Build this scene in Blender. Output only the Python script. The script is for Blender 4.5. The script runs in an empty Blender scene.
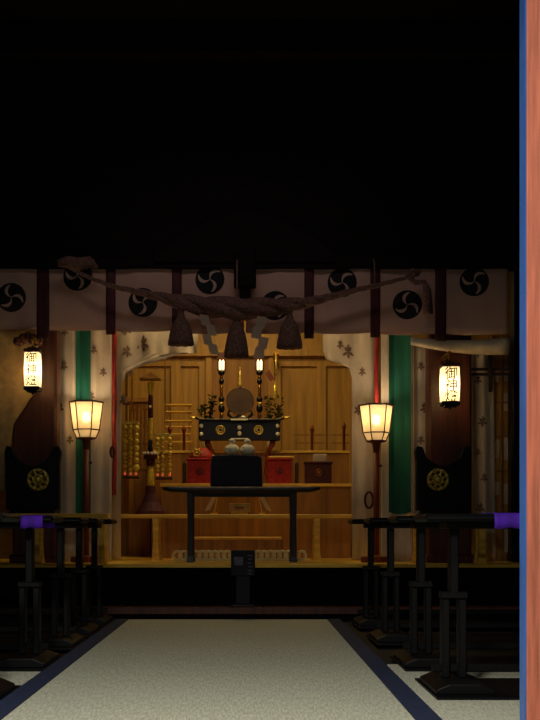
import bpy, math, random
from mathutils import Vector
random.seed(7)
PI = math.pi
C = bpy.context.scene.collection
CAM = Vector((0.07, 0.0, 0.75))
F, VX, HY = 1080.0, 246.0, 527.0
def X(px, Y): return CAM.x + (px - VX) / F * Y
def Z(py, Y): return CAM.z + (HY - py) / F * Y

# ------------------------------------------------------------ materials
def lin(c):
    c /= 255.0
    return c / 12.92 if c <= 0.04045 else ((c + 0.055) / 1.055) ** 2.4
def rgb(r, g, b): return (lin(r), lin(g), lin(b), 1.0)
def mat(name, col, rough=0.6, metal=0.0, noise=None, scale=(8, 8, 8), amt=0.35, bump=0.0,
        emit=None, estr=0.0, spec=0.5, wave=None):
    m = bpy.data.materials.new(name); m.use_nodes = True
    nt = m.node_tree; b = nt.nodes['Principled BSDF']
    b.inputs['Base Color'].default_value = rgb(*col)
    b.inputs['Roughness'].default_value = rough
    b.inputs['Metallic'].default_value = metal
    b.inputs['Specular IOR Level'].default_value = spec
    if emit:
        b.inputs['Emission Color'].default_value = rgb(*emit)
        b.inputs['Emission Strength'].default_value = estr
    if noise or wave:
        tc = nt.nodes.new('ShaderNodeTexCoord'); mp = nt.nodes.new('ShaderNodeMapping')
        mp.inputs['Scale'].default_value = scale
        nt.links.new(tc.outputs['Object'], mp.inputs['Vector'])
        if wave:
            tx = nt.nodes.new('ShaderNodeTexWave'); tx.bands_direction = wave
            tx.inputs['Scale'].default_value = 1.0; tx.inputs['Distortion'].default_value = 2.0
            tx.inputs['Detail'].default_value = 2.0
            fac = tx.outputs['Fac']
        else:
            tx = nt.nodes.new('ShaderNodeTexNoise'); tx.inputs['Scale'].default_value = 1.0
            tx.inputs['Detail'].default_value = 5.0
            fac = tx.outputs['Fac']
        nt.links.new(mp.outputs['Vector'], tx.inputs['Vector'])
        rp = nt.nodes.new('ShaderNodeValToRGB')
        rp.color_ramp.elements[0].position = 0.3; rp.color_ramp.elements[1].position = 0.7
        a = [x * (1 - amt) for x in col]; z = [min(255, x * (1 + amt * 0.5)) for x in col]
        rp.color_ramp.elements[0].color = rgb(*a); rp.color_ramp.elements[1].color = rgb(*z)
        nt.links.new(fac, rp.inputs['Fac']); nt.links.new(rp.outputs['Color'], b.inputs['Base Color'])
        if bump:
            bp = nt.nodes.new('ShaderNodeBump'); bp.inputs['Strength'].default_value = bump
            bp.inputs['Distance'].default_value = 0.004
            nt.links.new(fac, bp.inputs['Height']); nt.links.new(bp.outputs['Normal'], b.inputs['Normal'])
    return m
def paper_mat(name, col, trans_col, transp=0.0, estr=0.0, mix=0.6):
    m = bpy.data.materials.new(name); m.use_nodes = True
    nt = m.node_tree; nt.nodes.clear()
    out = nt.nodes.new('ShaderNodeOutputMaterial')
    d = nt.nodes.new('ShaderNodeBsdfDiffuse'); t = nt.nodes.new('ShaderNodeBsdfTranslucent')
    n = nt.nodes.new('ShaderNodeTexNoise'); n.inputs['Scale'].default_value = 60
    rp = nt.nodes.new('ShaderNodeValToRGB')
    rp.color_ramp.elements[0].color = rgb(*[c * 0.93 for c in trans_col]); rp.color_ramp.elements[1].color = rgb(*trans_col)
    nt.links.new(n.outputs['Fac'], rp.inputs['Fac'])
    nt.links.new(rp.outputs['Color'], t.inputs['Color'])
    d.inputs['Color'].default_value = rgb(*col)
    mx = nt.nodes.new('ShaderNodeMixShader'); mx.inputs[0].default_value = mix
    nt.links.new(d.outputs[0], mx.inputs[1]); nt.links.new(t.outputs[0], mx.inputs[2])
    tr = nt.nodes.new('ShaderNodeBsdfTransparent')
    mx2 = nt.nodes.new('ShaderNodeMixShader'); mx2.inputs[0].default_value = transp
    nt.links.new(mx.outputs[0], mx2.inputs[1]); nt.links.new(tr.outputs[0], mx2.inputs[2])
    last = mx2
    if estr:
        e = nt.nodes.new('ShaderNodeEmission'); e.inputs['Color'].default_value = rgb(*trans_col)
        e.inputs['Strength'].default_value = estr
        ad = nt.nodes.new('ShaderNodeAddShader')
        nt.links.new(mx2.outputs[0], ad.inputs[0]); nt.links.new(e.outputs[0], ad.inputs[1]); last = ad
    nt.links.new(last.outputs[0], out.inputs['Surface'])
    return m

M = {}
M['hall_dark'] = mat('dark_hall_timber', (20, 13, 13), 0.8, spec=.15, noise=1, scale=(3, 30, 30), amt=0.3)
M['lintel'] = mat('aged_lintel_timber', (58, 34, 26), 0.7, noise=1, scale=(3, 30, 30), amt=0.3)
M['floor'] = mat('dark_floor_boards', (12, 10, 10), 0.6, noise=1, scale=(40, 2, 2), amt=0.4)
M['tatami'] = mat('woven_rush', (206, 206, 182), 0.8, noise=1, scale=(150, 16, 5), amt=0.16, bump=0.25, spec=.2)
M['navy'] = mat('navy_cloth_edging', (34, 46, 76), 0.8, noise=1, scale=(60, 60, 60), amt=0.2)
M['post'] = mat('reddish_post_wood', (186, 104, 76), 0.55, noise=1, scale=(90, 90, 5), amt=0.2, bump=0.2)
M['blue'] = mat('blue_painted_edge', (52, 92, 158), 0.45, noise=1, scale=(20, 20, 5), amt=0.15)
M['cloth'] = mat('white_curtain_cloth', (214, 200, 178), 0.9, noise=1, scale=(9, 9, 3), amt=0.10)
M['vcloth'] = paper_mat('white_valance_cloth', (214, 180, 168), (214, 170, 140), mix=.22)
M['beige'] = mat('beige_brocade_cloth', (190, 160, 110), 0.9, noise=1, scale=(14, 14, 14), amt=0.14)
M['ink'] = mat('black_crest_print', (22, 20, 24), 0.9, noise=1, scale=(30, 30, 30), amt=0.2)
M['print'] = mat('faded_flower_print', (128, 104, 84), 0.9, noise=1, scale=(50, 50, 50), amt=0.25)
M['ribbon'] = mat('dark_red_ribbon', (76, 22, 30), 0.7, noise=1, scale=(30, 30, 3), amt=0.25)
M['green'] = mat('green_cloth_band', (18, 104, 84), 0.8, noise=1, scale=(16, 16, 3), amt=0.2)
M['red'] = mat('vermilion_cord', (176, 44, 36), 0.55, noise=1, scale=(30, 30, 6), amt=0.3)
M['rope'] = mat('dark_straw_rope', (122, 88, 78), 0.9, noise=1, scale=(60, 60, 60), amt=0.35, bump=0.5)
M['shide'] = paper_mat('folded_white_paper', (220, 205, 190), (225, 205, 180), mix=.45)
M['brown'] = mat('brown_pillar_wood', (84, 40, 22), 0.5, noise=1, scale=(30, 30, 1.8), amt=0.35)
M['gold_wood'] = mat('honey_cypress_wood', (190, 144, 62), 0.5, noise=1, scale=(22, 22, 1.5), amt=0.16)
M['gold_dark'] = mat('deep_honey_wood', (158, 110, 44), 0.55, noise=1, scale=(20, 20, 1.5), amt=0.2)
M['pale_wood'] = mat('pale_table_wood', (246, 196, 74), 0.45, noise=1, scale=(3, 26, 26), amt=0.15)
M['rust'] = mat('red_brown_lacquer', (120, 46, 20), 0.5, noise=1, scale=(5, 5, 5), amt=0.2)
M['riser'] = mat('black_painted_riser', (9, 7, 8), 0.85, noise=1, scale=(4, 9, 9), amt=0.3, spec=.1)
M['black'] = mat('black_lacquer', (10, 9, 11), 0.35, noise=1, scale=(4, 4, 4), amt=0.2)
M['black_tbl'] = mat('black_table_finish', (4, 4, 6), 0.5, spec=.25, noise=1, scale=(6, 6, 6), amt=0.3)
M['nbox'] = mat('navy_black_cloth', (20, 19, 36), 0.75, noise=1, scale=(20, 20, 20), amt=0.2)
M['gold'] = mat('polished_gold', (250, 212, 100), 0.25, 0.45, noise=1, scale=(40, 40, 40), amt=0.2)
M['brass'] = mat('aged_brass', (190, 140, 60), 0.35, 1.0, noise=1, scale=(30, 30, 30), amt=0.25)
M['bead'] = mat('golden_glass_bead', (255, 220, 90), 0.12, 0.15, noise=1, scale=(12, 12, 12), amt=0.15)
M['yellow'] = mat('gold_leaf_band', (240, 204, 50), 0.45, 0.1, noise=1, scale=(30, 30, 30), amt=0.15)
M['white'] = mat('white_porcelain', (240, 238, 212), 0.25, noise=1, scale=(10, 10, 10), amt=0.04)
M['redbox'] = mat('red_brocade', (170, 24, 20), 0.6, noise=1, scale=(40, 40, 40), amt=0.25)
M['maroon'] = mat('maroon_brocade', (74, 15, 24), 0.6, noise=1, scale=(40, 40, 40), amt=0.25)
M['mirror'] = mat('dull_bronze_mirror', (92, 74, 64), 0.55, 0.6, noise=1, scale=(8, 8, 8), amt=0.15)
M['leaf'] = mat('dark_glossy_leaf', (56, 74, 26), 0.45, noise=1, scale=(15, 15, 15), amt=0.35)
M['bark'] = mat('brown_twig', (60, 44, 24), 0.8, noise=1, scale=(20, 20, 20), amt=0.3)
M['purple'] = mat('violet_cloth', (74, 14, 168), 0.8, noise=1, scale=(30, 30, 30), amt=0.2)
M['grey'] = mat('grey_sign_paint', (110, 106, 120), 0.8, noise=1, scale=(60, 60, 60), amt=0.25)
M['lattice'] = mat('cream_ring_paint', (252, 240, 190), 0.6, noise=1, scale=(20, 20, 20), amt=0.08)
M['candle'] = mat('lit_candle_tube', (255, 240, 200), 0.5, emit=(255, 226, 160), estr=2.2, noise=1, scale=(5, 5, 5), amt=0.02)
M['bulb'] = mat('lit_bulb', (255, 240, 200), 0.5, emit=(255, 205, 130), estr=30, noise=1, scale=(5, 5, 5), amt=0.02)
M['redlamp'] = mat('red_bead_glass', (200, 50, 30), 0.3, emit=(255, 110, 60), estr=0.4, noise=1, scale=(9, 9, 9), amt=0.05)
M['shade'] = paper_mat('bonbori_paper', (235, 225, 200), (196, 180, 142), 0.30, 0.16)
M['lpaper'] = paper_mat('hanging_lantern_paper', (240, 225, 190), (150, 134, 104), 0.0, 1.8)

# ------------------------------------------------------------ mesh builder
def empty(name, loc, label=None, cat=None, group=None):
    o = bpy.data.objects.new(name, None); C.objects.link(o); o.location = loc
    o.empty_display_size = 0.1
    tag(o, label, cat, group)
    return o
def tag(o, label=None, cat=None, group=None, kind=None):
    if label: o['label'] = label
    if cat: o['category'] = cat
    if group: o['group'] = group
    if kind: o['kind'] = kind
    return o
def root_loc(p):
    v = Vector((0, 0, 0))
    while p is not None: v += p.location; p = p.parent
    return v

class MB:
    def __init__(s): s.v = []; s.f = []; s.m = []; s.sm = []; s.mi = 0; s.smooth = False
    def add(s, vs, fs):
        n = len(s.v); s.v += [tuple(v) for v in vs]
        for f in fs: s.f.append([i + n for i in f]); s.m.append(s.mi); s.sm.append(s.smooth)
        return s
    def box(s, x0, x1, y0, y1, z0, z1, bev=0.0):
        if x0 > x1: x0, x1 = x1, x0
        if bev <= 0:
            vs = [(x, y, z) for z in (z0, z1) for y in (y0, y1) for x in (x0, x1)]
            return s.add(vs, [(0, 2, 3, 1), (4, 5, 7, 6), (0, 1, 5, 4), (2, 6, 7, 3), (0, 4, 6, 2), (1, 3, 7, 5)])
        b = min(bev, (x1 - x0) / 2.01, (y1 - y0) / 2.01, (z1 - z0) / 2.01)
        rings = []
        def ring(i, z):
            a0, a1, c0, c1 = x0 + i, x1 - i, y0 + i, y1 - i
            k = b if i == 0 else b * 0.01
            return [(a0 + k, c0, z), (a1 - k, c0, z), (a1, c0 + k, z), (a1, c1 - k, z), (a1 - k, c1, z), (a0 + k, c1, z), (a0, c1 - k, z), (a0, c0 + k, z)]
        for i, z in ((b, z0), (0, z0 + b), (0, z1 - b), (b, z1)): rings.append(ring(i, z))
        return s.loft(rings, True)
    def loft(s, rings, caps=True, closed=True):
        n = len(rings[0]); vs = [p for r in rings for p in r]; fs = []
        for i in range(len(rings) - 1):
            for j in range(n if closed else n - 1):
                k = (j + 1) % n
                fs.append((i * n + j, i * n + k, (i + 1) * n + k, (i + 1) * n + j))
        if caps and closed:
            fs.append(tuple(reversed(range(n)))); fs.append(tuple(range((len(rings) - 1) * n, len(rings) * n)))
        return s.add(vs, fs)
    def lathe(s, prof, cx, cy, cz=0, n=20, rot=0.0, sy=1.0):
        rings = [[(cx + r * math.cos(rot + 2 * PI * j / n), cy + sy * r * math.sin(rot + 2 * PI * j / n), cz + z) for j in range(n)] for r, z in prof]
        return s.loft(rings, True)
    def tube(s, pts, rad, n=8, caps=True):
        pts = [Vector(p) for p in pts]; rings = []
        up = Vector((0.13, 0.97, 0.21)).normalized()
        for i, p in enumerate(pts):
            d = (pts[min(i + 1, len(pts) - 1)] - pts[max(i - 1, 0)]).normalized()
            a = d.cross(up)
            if a.length < 1e-3: a = d.cross(Vector((1, 0, 0)))
            a.normalize(); b = d.cross(a)
            r = rad[i] if isinstance(rad, (list, tuple)) else rad
            rings.append([p + a * (r * math.cos(2 * PI * j / n)) + b * (r * math.sin(2 * PI * j / n)) for j in range(n)])
        return s.loft(rings, caps)
    def bar(s, p, q, w, d=None):
        """square bar between two points, width w in the plane, depth d"""
        d = d or w; p, q = Vector(p), Vector(q); t = (q - p).normalized()
        a = t.cross(Vector((0, 1, 0)))
        if a.length < 1e-3: a = Vector((1, 0, 0))
        a.normalize(); b = t.cross(a).normalized()
        R = lambda c: [c + a * w / 2 + b * d / 2, c - a * w / 2 + b * d / 2, c - a * w / 2 - b * d / 2, c + a * w / 2 - b * d / 2]
        return s.loft([R(p), R(q)], True)
    def sphere(s, c, r, n=12, m=8, sx=1, sy=1, sz=1):
        prof = [(max(1e-4, math.sin(PI * i / m)) * r, -math.cos(PI * i / m) * r * sz) for i in range(m + 1)]
        rings = [[(c[0] + sx * rr * math.cos(2 * PI * j / n), c[1] + sy * rr * math.sin(2 * PI * j / n), c[2] + z) for j in range(n)] for rr, z in prof]
        return s.loft(rings, True)
    def torus(s, c, R, r, n=28, m=8, axis='y'):
        vs = []; fs = []
        for i in range(n):
            a = 2 * PI * i / n
            for j in range(m):
                b = 2 * PI * j / m; q = R + r * math.cos(b); h = r * math.sin(b)
                if axis == 'y': vs.append((c[0] + q * math.cos(a), c[1] + h, c[2] + q * math.sin(a)))
                else: vs.append((c[0] + q * math.cos(a), c[1] + q * math.sin(a), c[2] + h))
                fs.append((i * m + j, ((i + 1) % n) * m + j, ((i + 1) % n) * m + (j + 1) % m, i * m + (j + 1) % m))
        return s.add(vs, fs)
    def prism(s, poly, y0, y1):
        """outline in x,z extruded from y0 to y1"""
        return s.loft([[(x, y0, z) for x, z in poly], [(x, y1, z) for x, z in poly]], True)
    def build(s, name, mats, parent=None, label=None, cat=None, group=None, kind=None, origin=None, bevel=0):
        me = bpy.data.meshes.new(name)
        if parent is not None: o0 = root_loc(parent)
        elif origin is not None: o0 = Vector(origin)
        else:
            xs = [v[0] for v in s.v]; ys = [v[1] for v in s.v]; zs = [v[2] for v in s.v]
            o0 = Vector(((min(xs) + max(xs)) / 2, (min(ys) + max(ys)) / 2, min(zs)))
        me.from_pydata([tuple(Vector(v) - o0) for v in s.v], [], s.f)
        for m in (mats if isinstance(mats, (list, tuple)) else [mats]): me.materials.append(M[m])
        me.polygons.foreach_set('material_index', s.m); me.polygons.foreach_set('use_smooth', s.sm)
        me.update()
        import bmesh
        bm = bmesh.new(); bm.from_mesh(me); bmesh.ops.recalc_face_normals(bm, faces=bm.faces); bm.to_mesh(me); bm.free()
        o = bpy.data.objects.new(name, me); C.objects.link(o)
        if parent is not None: o.parent = parent
        else: o.location = o0
        if bevel:
            b = o.modifiers.new('bevel', 'BEVEL'); b.width = bevel; b.segments = 2; b.limit_method = 'ANGLE'
        tag(o, label, cat, group, kind)
        return o
def mb(smooth=False):
    b = MB(); b.smooth = smooth; return b
def copy_tree(o, parent=None):
    c = o.copy(); C.objects.link(c); c.parent = parent
    for ch in list(o.children): copy_tree(ch, c)
    return c

# cloth: a thickened grid hung at surface y = fn(x, z)
def sheet(b, x0f, x1f, z0f, z1f, fn, nx=24, nz=16, th=0.006):
    """x0f,x1f functions of t (0 top..1 bottom); z0f top, z1f bottom functions of s"""
    fr = []; bk = []
    for i in range(nz + 1):
        t = i / nz
        for j in range(nx + 1):
            q = j / nx
            x = x0f(t) + (x1f(t) - x0f(t)) * q
            z = z0f(q) + (z1f(q) - z0f(q)) * t
            y = fn(x, z); fr.append((x, y, z)); bk.append((x, y + th, z))
    w = nx + 1; n = len(fr); fs = []
    for i in range(nz):
        for j in range(nx):
            a = i * w + j
            fs.append((a, a + 1, a + w + 1, a + w)); fs.append((n + a, n + a + w, n + a + w + 1, n + a + 1))
    for j in range(nx):
        fs.append((j, n + j, n + j + 1, j + 1)); a = nz * w + j; fs.append((a, a + 1, n + a + 1, n + a))
    for i in range(nz):
        a = i * w; fs.append((a, a + w, n + a + w, n + a)); a = i * w + nx; fs.append((a, n + a, n + a + w, a + w))
    b.smooth = True; b.add(fr + bk, fs); b.smooth = False
def K(v): return lambda q: v
def decal_disc(b, cx, cz, r, fn, off=0.003, n=24, m=4):
    vs = [(cx, fn(cx, cz) - off, cz)]; fs = []
    for k in range(1, m + 1):
        for j in range(n):
            a = 2 * PI * j / n; x = cx + r * k / m * math.cos(a); z = cz + r * k / m * math.sin(a)
            vs.append((x, fn(x, z) - off, z))
    for j in range(n): fs.append((0, 1 + j, 1 + (j + 1) % n))
    for k in range(m - 1):
        for j in range(n):
            a = 1 + k * n + j; c = 1 + k * n + (j + 1) % n
            fs.append((a, c, c + n, a + n))
    b.add(vs, fs)
def decal_strip(b, path, fn, off=0.005):
    """path: list of (x, z, halfwidth)"""
    vs = []; fs = []
    for i, (x, z, w) in enumerate(path):
        p, q = path[max(i - 1, 0)], path[min(i + 1, len(path) - 1)]
        d = Vector((q[0] - p[0], q[1] - p[1])); d = d.normalized() if d.length > 0 else Vector((1, 0))
        for s in (-1, 1):
            xx, zz = x - d.y * w * s, z + d.x * w * s
            vs.append((xx, fn(xx, zz) - off, zz))
        if i: fs.append((2 * i - 2, 2 * i - 1, 2 * i + 1, 2 * i))
    b.add(vs, fs)
def tomoe(b, cx, cz, r, fn, ink, pale, rot=PI / 2):
    b.mi = ink; decal_disc(b, cx, cz, r, fn, 0.003)
    b.mi = pale
    for k in range(3):
        a0 = rot + k * 2 * PI / 3; path = []
        for i in range(13):
            t = i / 12; rr = r * (0.03 + 0.83 * t); a = a0 - 0.95 * t * t
            w = r * (0.025 + 0.085 * math.sin(PI * min(1, t ** 1.6)))
            path.append((cx + rr * math.cos(a), cz + rr * math.sin(a), w))
        decal_strip(b, path, fn, 0.007)
    b.mi = 0
def motif(b, cx, cz, r, fn, mi, seed=0):
    """printed paulownia-like sprig: three leaves and blossoms"""
    rnd = random.Random(seed); b.mi = mi
    for a, l in ((-PI / 2, .9), (-PI / 2 - 1.05, .85), (-PI / 2 + 1.05, .85), (PI / 2, 1.0), (PI / 2 + .6, .75), (PI / 2 - .6, .75)):
        a += rnd.uniform(-.15, .15); path = []
        for i in range(7):
            t = i / 6
            path.append((cx + r * l * t * math.cos(a), cz + r * l * t * math.sin(a), r * .17 * math.sin(PI * t) + .001))
        decal_strip(b, path, fn, 0.004)
    b.mi = 0

# ------------------------------------------------------------ setting
YF, YS, YB = 2.6, 8.78, 11.6     # front wall, stage front, back wall
b = mb(); b.box(-3.4, 3.4, -1.0, 9.0, -0.12, 0.0); b.build('floor', 'floor', kind='structure')
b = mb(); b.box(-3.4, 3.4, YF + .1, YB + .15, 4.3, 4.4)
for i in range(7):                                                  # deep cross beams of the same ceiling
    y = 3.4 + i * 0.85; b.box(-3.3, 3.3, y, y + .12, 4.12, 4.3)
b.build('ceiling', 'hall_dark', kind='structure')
b = mb(); b.box(-3.4, -3.3, YF, YB + .15, 0, 4.3); b.build('wall_left', 'hall_dark', kind='structure')
b = mb(); b.box(3.3, 3.4, YF, YB + .15, 0, 4.3); b.build('wall_right', 'hall_dark', kind='structure')
b = mb(); b.box(-3.3, -1.3, YF, YF + .1, 0, 4.3); b.box(0.85, 3.3, YF + .02, YF + .1, 0, 4.3); b.box(-1.3, 0.85, YF, YF + .1, 2.3, 4.3)
b.build('wall_front', 'hall_dark', kind='structure')
# doorway: only its right post is in view
d = empty('door_1', (0.8, YF - .06, 0)); d['kind'] = 'structure'
px0, px1 = X(525.3, 2.5), X(525.3, 2.5) + .2
b = mb(); b.box(px0 + .003, px1, 2.50, 2.552, 0, 2.45, .002); b.build('door_post', 'post', d)
b = mb(); b.box(px0, px0 + .0028, 2.5005, 2.552, 0, 2.45); b.build('edge_strip', 'blue', d, label='thin blue edging strip on the door post')
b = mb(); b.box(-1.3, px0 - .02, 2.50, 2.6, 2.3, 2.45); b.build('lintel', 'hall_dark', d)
# back of sanctuary: wall with panelled doors in honey wood
b = mb(); b.box(-3.3, 3.3, YB, YB + .1, .45, 4.3)
y = YB
def frame(x0, x1, z0, z1, w=.05, dp=.04):
    b.box(x0, x0 + w, y - dp, y, z0, z1); b.box(x1 - w, x1, y - dp, y, z0, z1)
    b.box(x0 + w, x1 - w, y - dp, y, z1 - w, z1); b.box(x0 + w, x1 - w, y - dp, y, z0, z0 + w)
b.mi = 0
for (a, c) in ((128, 176), (176, 204), (276, 321), (321, 368)):
    frame(X(a, y), X(c, y), .47, Z(362, y))
frame(X(206, y), X(274, y), .47, Z(352, y), .06, .05)
b.mi = 1
b.box(X(209, y), X(271, y), y - .02, y - .003, .5, Z(357, y))
b.mi = 0
b.box(X(110, y), X(380, y), y - .09, y, Z(357, y), Z(350, y))
b.build('wall_back', ['gold_wood', 'gold_dark'], kind='structure')
# dark wall above the valance curtain
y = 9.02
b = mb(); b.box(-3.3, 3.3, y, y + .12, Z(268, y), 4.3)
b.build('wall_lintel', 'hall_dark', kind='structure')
# curved gable board with its drop
b = mb(smooth=False); y = 8.86
top = []; bot = []
for i in range(25):
    t = -1 + 2 * i / 24
    x = X(246 + 92 * t, y)
    zt = Z(212 + 44 * (abs(t) ** 1.7), y); zb = Z(262, y)
    top.append((x, zt)); bot.append((x, zb))
b.prism(bot + top[::-1], y, y + .1)
b.box(X(-40, y), X(560, y), y + .02, y + .12, Z(267, y), Z(256, y))
b.box(X(234, y), X(256, y), y - .03, y + .04, Z(288, y), Z(250, y), .01)
b.build('trim_1', 'hall_dark', kind='structure')

# altar platform
b = mb(); b.box(-3.28, 3.28, YS, YB - .01, .012, .42)
b.mi = 1; b.box(-3.28, 3.28, YS - .03, YB - .01, .42, .45, .004); b.mi = 0
b.build('altar_platform', ['riser', 'pale_wood'], label='raised black altar platform with a honey wood floor across the hall', cat='platform', origin=(0, 10, .012))
b = mb(); b.box(-3.2, 3.2, 8.57, 8.745, .055, .115, .006); b.mi = 1; b.box(-3.2, 3.2, 8.59, 8.745, .0, .055)
b.build('step', ['brown', 'riser'], label='low brown wooden step along the foot of the altar platform', cat='step')

# tatami runner with navy borders
HX = -0.073
r = empty('tatami_runner', (HX, 6, 0), 'long pale woven rush runner with navy cloth borders down the aisle', 'mat')
b = mb(); b.box(HX - .785, HX + .785, .9, 8.52, 0.001, .022, .004); b.build('woven_mat', 'tatami', r)
for s in (-1, 1):
    b = mb(); a, c = HX + s * .785, HX + s * .885
    b.box(min(a, c), max(a, c), .9, 8.52, .001, .026, .003); b.build('edge_border', 'navy', r, label='navy cloth border')
for s, lab in ((-1, 'left'), (1, 'right')):
    a, c = HX + s * .892, HX + s * 2.6
    b = mb(); b.box(min(a, c), max(a, c), 3.2, 5.75, .001, .02, .004)
    b.build('tatami_mat', 'tatami', label='pale woven mat on the floor %s of the aisle border, partly under the black tables' % lab, cat='mat')

# ------------------------------------------------------------ black long tables both sides
def long_table():
    r = empty('long_table', (0, 0, 0), 'x', 'table', 'black long tables lining the aisle')
    b = mb(); b.box(-.03, 1.8, -.17, .17, .772, .808, .014); b.build('table_top', 'black_tbl', r)
    b = mb(); b.box(.08, 1.74, -.1, .1, .742, .7715, .004); b.build('apron', 'black_tbl', r)
    for x in (.10, 1.55):
        b = mb(); b.box(x + .005, x + .045, -.035, .035, .43, .7415, .005); b.build('leg', 'black_tbl', r)
        for q in (-.03, .045):
            b = mb(); b.box(x + q, x + q + .035, -.035, .035, .076, .43, .005); b.build('lower_post', 'black_tbl', r)
        b = mb(); b.box(x - .035, x + .085, -.04, .04, .4305, .46, .004); b.build('crosspiece', 'black_tbl', r)
        b = mb()
        b.prism([(x - .09, 0.03), (x + .165, 0.03), (x + .165, .05), (x + .10, .075), (x - .03, .075), (x - .09, .05)], -.22, .22)
        b.build('foot', 'black_tbl', r, bevel=.004)
    b = mb(); b.box(x * 0 + .03, 1.7, -.015, .015, .1, .135, .004); b.build('stretcher', 'black_tbl', r)
    b = mb(); b.box(-.0, 1.78, -.3, .3, 0.0215, .03); b.build('base_board', 'black_tbl', r)
    return r
proto = long_table()
ordw = ['nearest the camera', 'second from the camera', 'third from the camera', 'fourth from the camera', 'farthest from the camera, next to the step']
first = True
for side, ys in ((1, (4.85, 5.75, 6.95, 8.05)), (-1, (4.62, 5.75, 6.7, 7.45, 8.2))):
    for i, yy in enumerate(ys):
        o = proto if first else copy_tree(proto); first = False
        o.location = ((.875 if side > 0 else -.955), yy, 0)
        if side < 0: o.rotation_euler = (0, 0, PI)
        w = ordw[4] if i == len(ys) - 1 else ordw[i]
        o['label'] = 'black lacquered long table %s of the aisle, %s' % ('right' if side > 0 else 'left', w)
# violet cloths
def drape(x0, x1, yc, lab):
    b = mb(smooth=True)
    prof = [(-.183, .745), (-.186, .775), (-.18, .806), (-.16, .8115), (0, .813), (.16, .8115), (.18, .806), (.186, .775), (.183, .745)]
    rings = []
    for i in range(13):
        x = x0 + (x1 - x0) * i / 12
        o = [(x, yc + p, z - (.004 * math.sin(i * .9) if z < .75 else 0)) for p, z in prof]
        inn = [(x, yc + p * .985, z - .0035 if z > .75 else z - (.004 * math.sin(i * .9))) for p, z in reversed(prof)]
        rings.append(o + inn)
    b.loft(rings, True)
    b.build('violet_cloth', 'purple', label=lab, cat='cloth')
drape(X(494, 4.68), X(530, 4.68), 4.85, 'violet cloth laid over the nearest black table on the right, by the door post')
drape(X(21, 5.58), X(43, 5.58), 5.75, 'violet cloth laid over a black table on the left side of the aisle')

# ------------------------------------------------------------ valance curtain with crests
VY = 8.98
def vf(x, z): return VY - .012 + .010 * math.sin(x * 11) + .004 * math.sin(x * 27 + z * 3)
VY -= .04
v = empty('valance_curtain', (X(246, VY), VY, Z(265, VY)), 'white valance curtain with black three-comma crests and dark red ribbons above the altar', 'curtain')
xs = [-30, 43.5, 111, 177, 245, 309, 375, 440, 508]
crest = [(12, 298), (78, 277), (143, 303), (210, 280), (275, 306), (342, 283), (407, 305), (474, 282)]
for i in range(8):
    b = mb(); zb = (329, 330, 331, 333, 333, 333, 334, 334)[i]; zt = 260
    sheet(b, K(X(xs[i], VY) + .006), K(X(xs[i + 1], VY) - .006), K(Z(zt, VY)), lambda q, zb=zb: Z(zb, VY) - .01 * math.sin(PI * q), vf, 26, 10)
    tomoe(b, X(crest[i][0], VY), Z(crest[i][1], VY), 14.6 / F * VY, vf, 1, 0, rot=(PI / 2 if i % 2 else -PI / 2 + .3 * i))
    b.build('cloth_panel', ['vcloth', 'ink'], v)
for i in range(1, 8):
    b = mb(); w = (6.2, 4.8, 4.8, 5.5, 4.8, 5, 5.5)[i - 1] / F * VY
    sheet(b, K(X(xs[i], VY) - w), K(X(xs[i], VY) + w), K(Z(260, VY)), K(Z((340, 335, 338, 320, 339, 338, 341)[i - 1], VY)), lambda x, z: vf(x, z) - .014, 4, 10)
    b.build('ribbon', 'ribbon', v, label='dark red ribbon')

# ------------------------------------------------------------ shimenawa rope
RY = 8.74
sw = empty('shimenawa_rope', (X(237, RY), RY, Z(300, RY)), 'thick twisted sacred straw rope with three tassels and paper streamers across the altar front', 'rope')
key = [(58, 263, 1.6), (70, 268, 2), (92, 279, 2.2), (115, 287, 2.6), (138, 292, 3.4), (160, 297, 5), (185, 303, 9), (210, 307, 11.5), (237, 309, 12), (262, 308, 10.5), (285, 306, 8), (310, 302, 5.5), (330, 297, 4), (352, 291, 3), (375, 286, 2.6), (398, 280, 2.2), (420, 274, 2)]
pts = []; rad = []
for i in range(len(key) - 1):
    for k in range(8):
        t = k / 8; a, c = key[i], key[i + 1]
        pts.append(Vector((X(a[0] + (c[0] - a[0]) * t, RY), RY, Z(a[1] + (c[1] - a[1]) * t, RY)))); rad.append((a[2] + (c[2] - a[2]) * t) / F * RY)
b = mb(True)
for s in range(3):
    pp = []; ph = s * 2 * PI / 3; acc = 0
    for i, p in enumerate(pts):
        acc += .42 * (6 / (3 + rad[i] * F / RY))
        a = ph + acc
        pp.append(p + Vector((0, math.cos(a), math.sin(a))) * rad[i] * .45)
    b.tube(pp, [r * .56 for r in rad], 8)
b.build('twisted_rope', 'rope', sw)
def tassel(px, top, botm, wb, wt=2.6):
    b = mb(True); n = 40; z0, z1 = Z(top, RY), Z(botm, RY); rings = []
    s = RY / F
    for t, w in ((0, wt), (.15, wt * 1.25), (.2, wt), (.3, wt * 1.5), (.5, wb * .68), (.7, wb * .86), (.9, wb * .98), (1, wb), (1.0, wb * .5)):
        rings.append([(X(px, RY) + w * s * (1 + (.05 if j % 2 else -.05)) * math.cos(2 * PI * j / n), RY + w * s * .8 * (1 + (.05 if j % 2 else -.05)) * math.sin(2 * PI * j / n), z0 + (z1 - z0) * t - (.006 if j % 4 == 0 and t > .9 else 0)) for j in range(n)])
    b.loft(rings); b.build('tassel', 'rope', sw)
tassel(181, 305, 345, 12.5); tassel(236.5, 308, 357, 12); tassel(289.5, 306, 348, 12.5)
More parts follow.
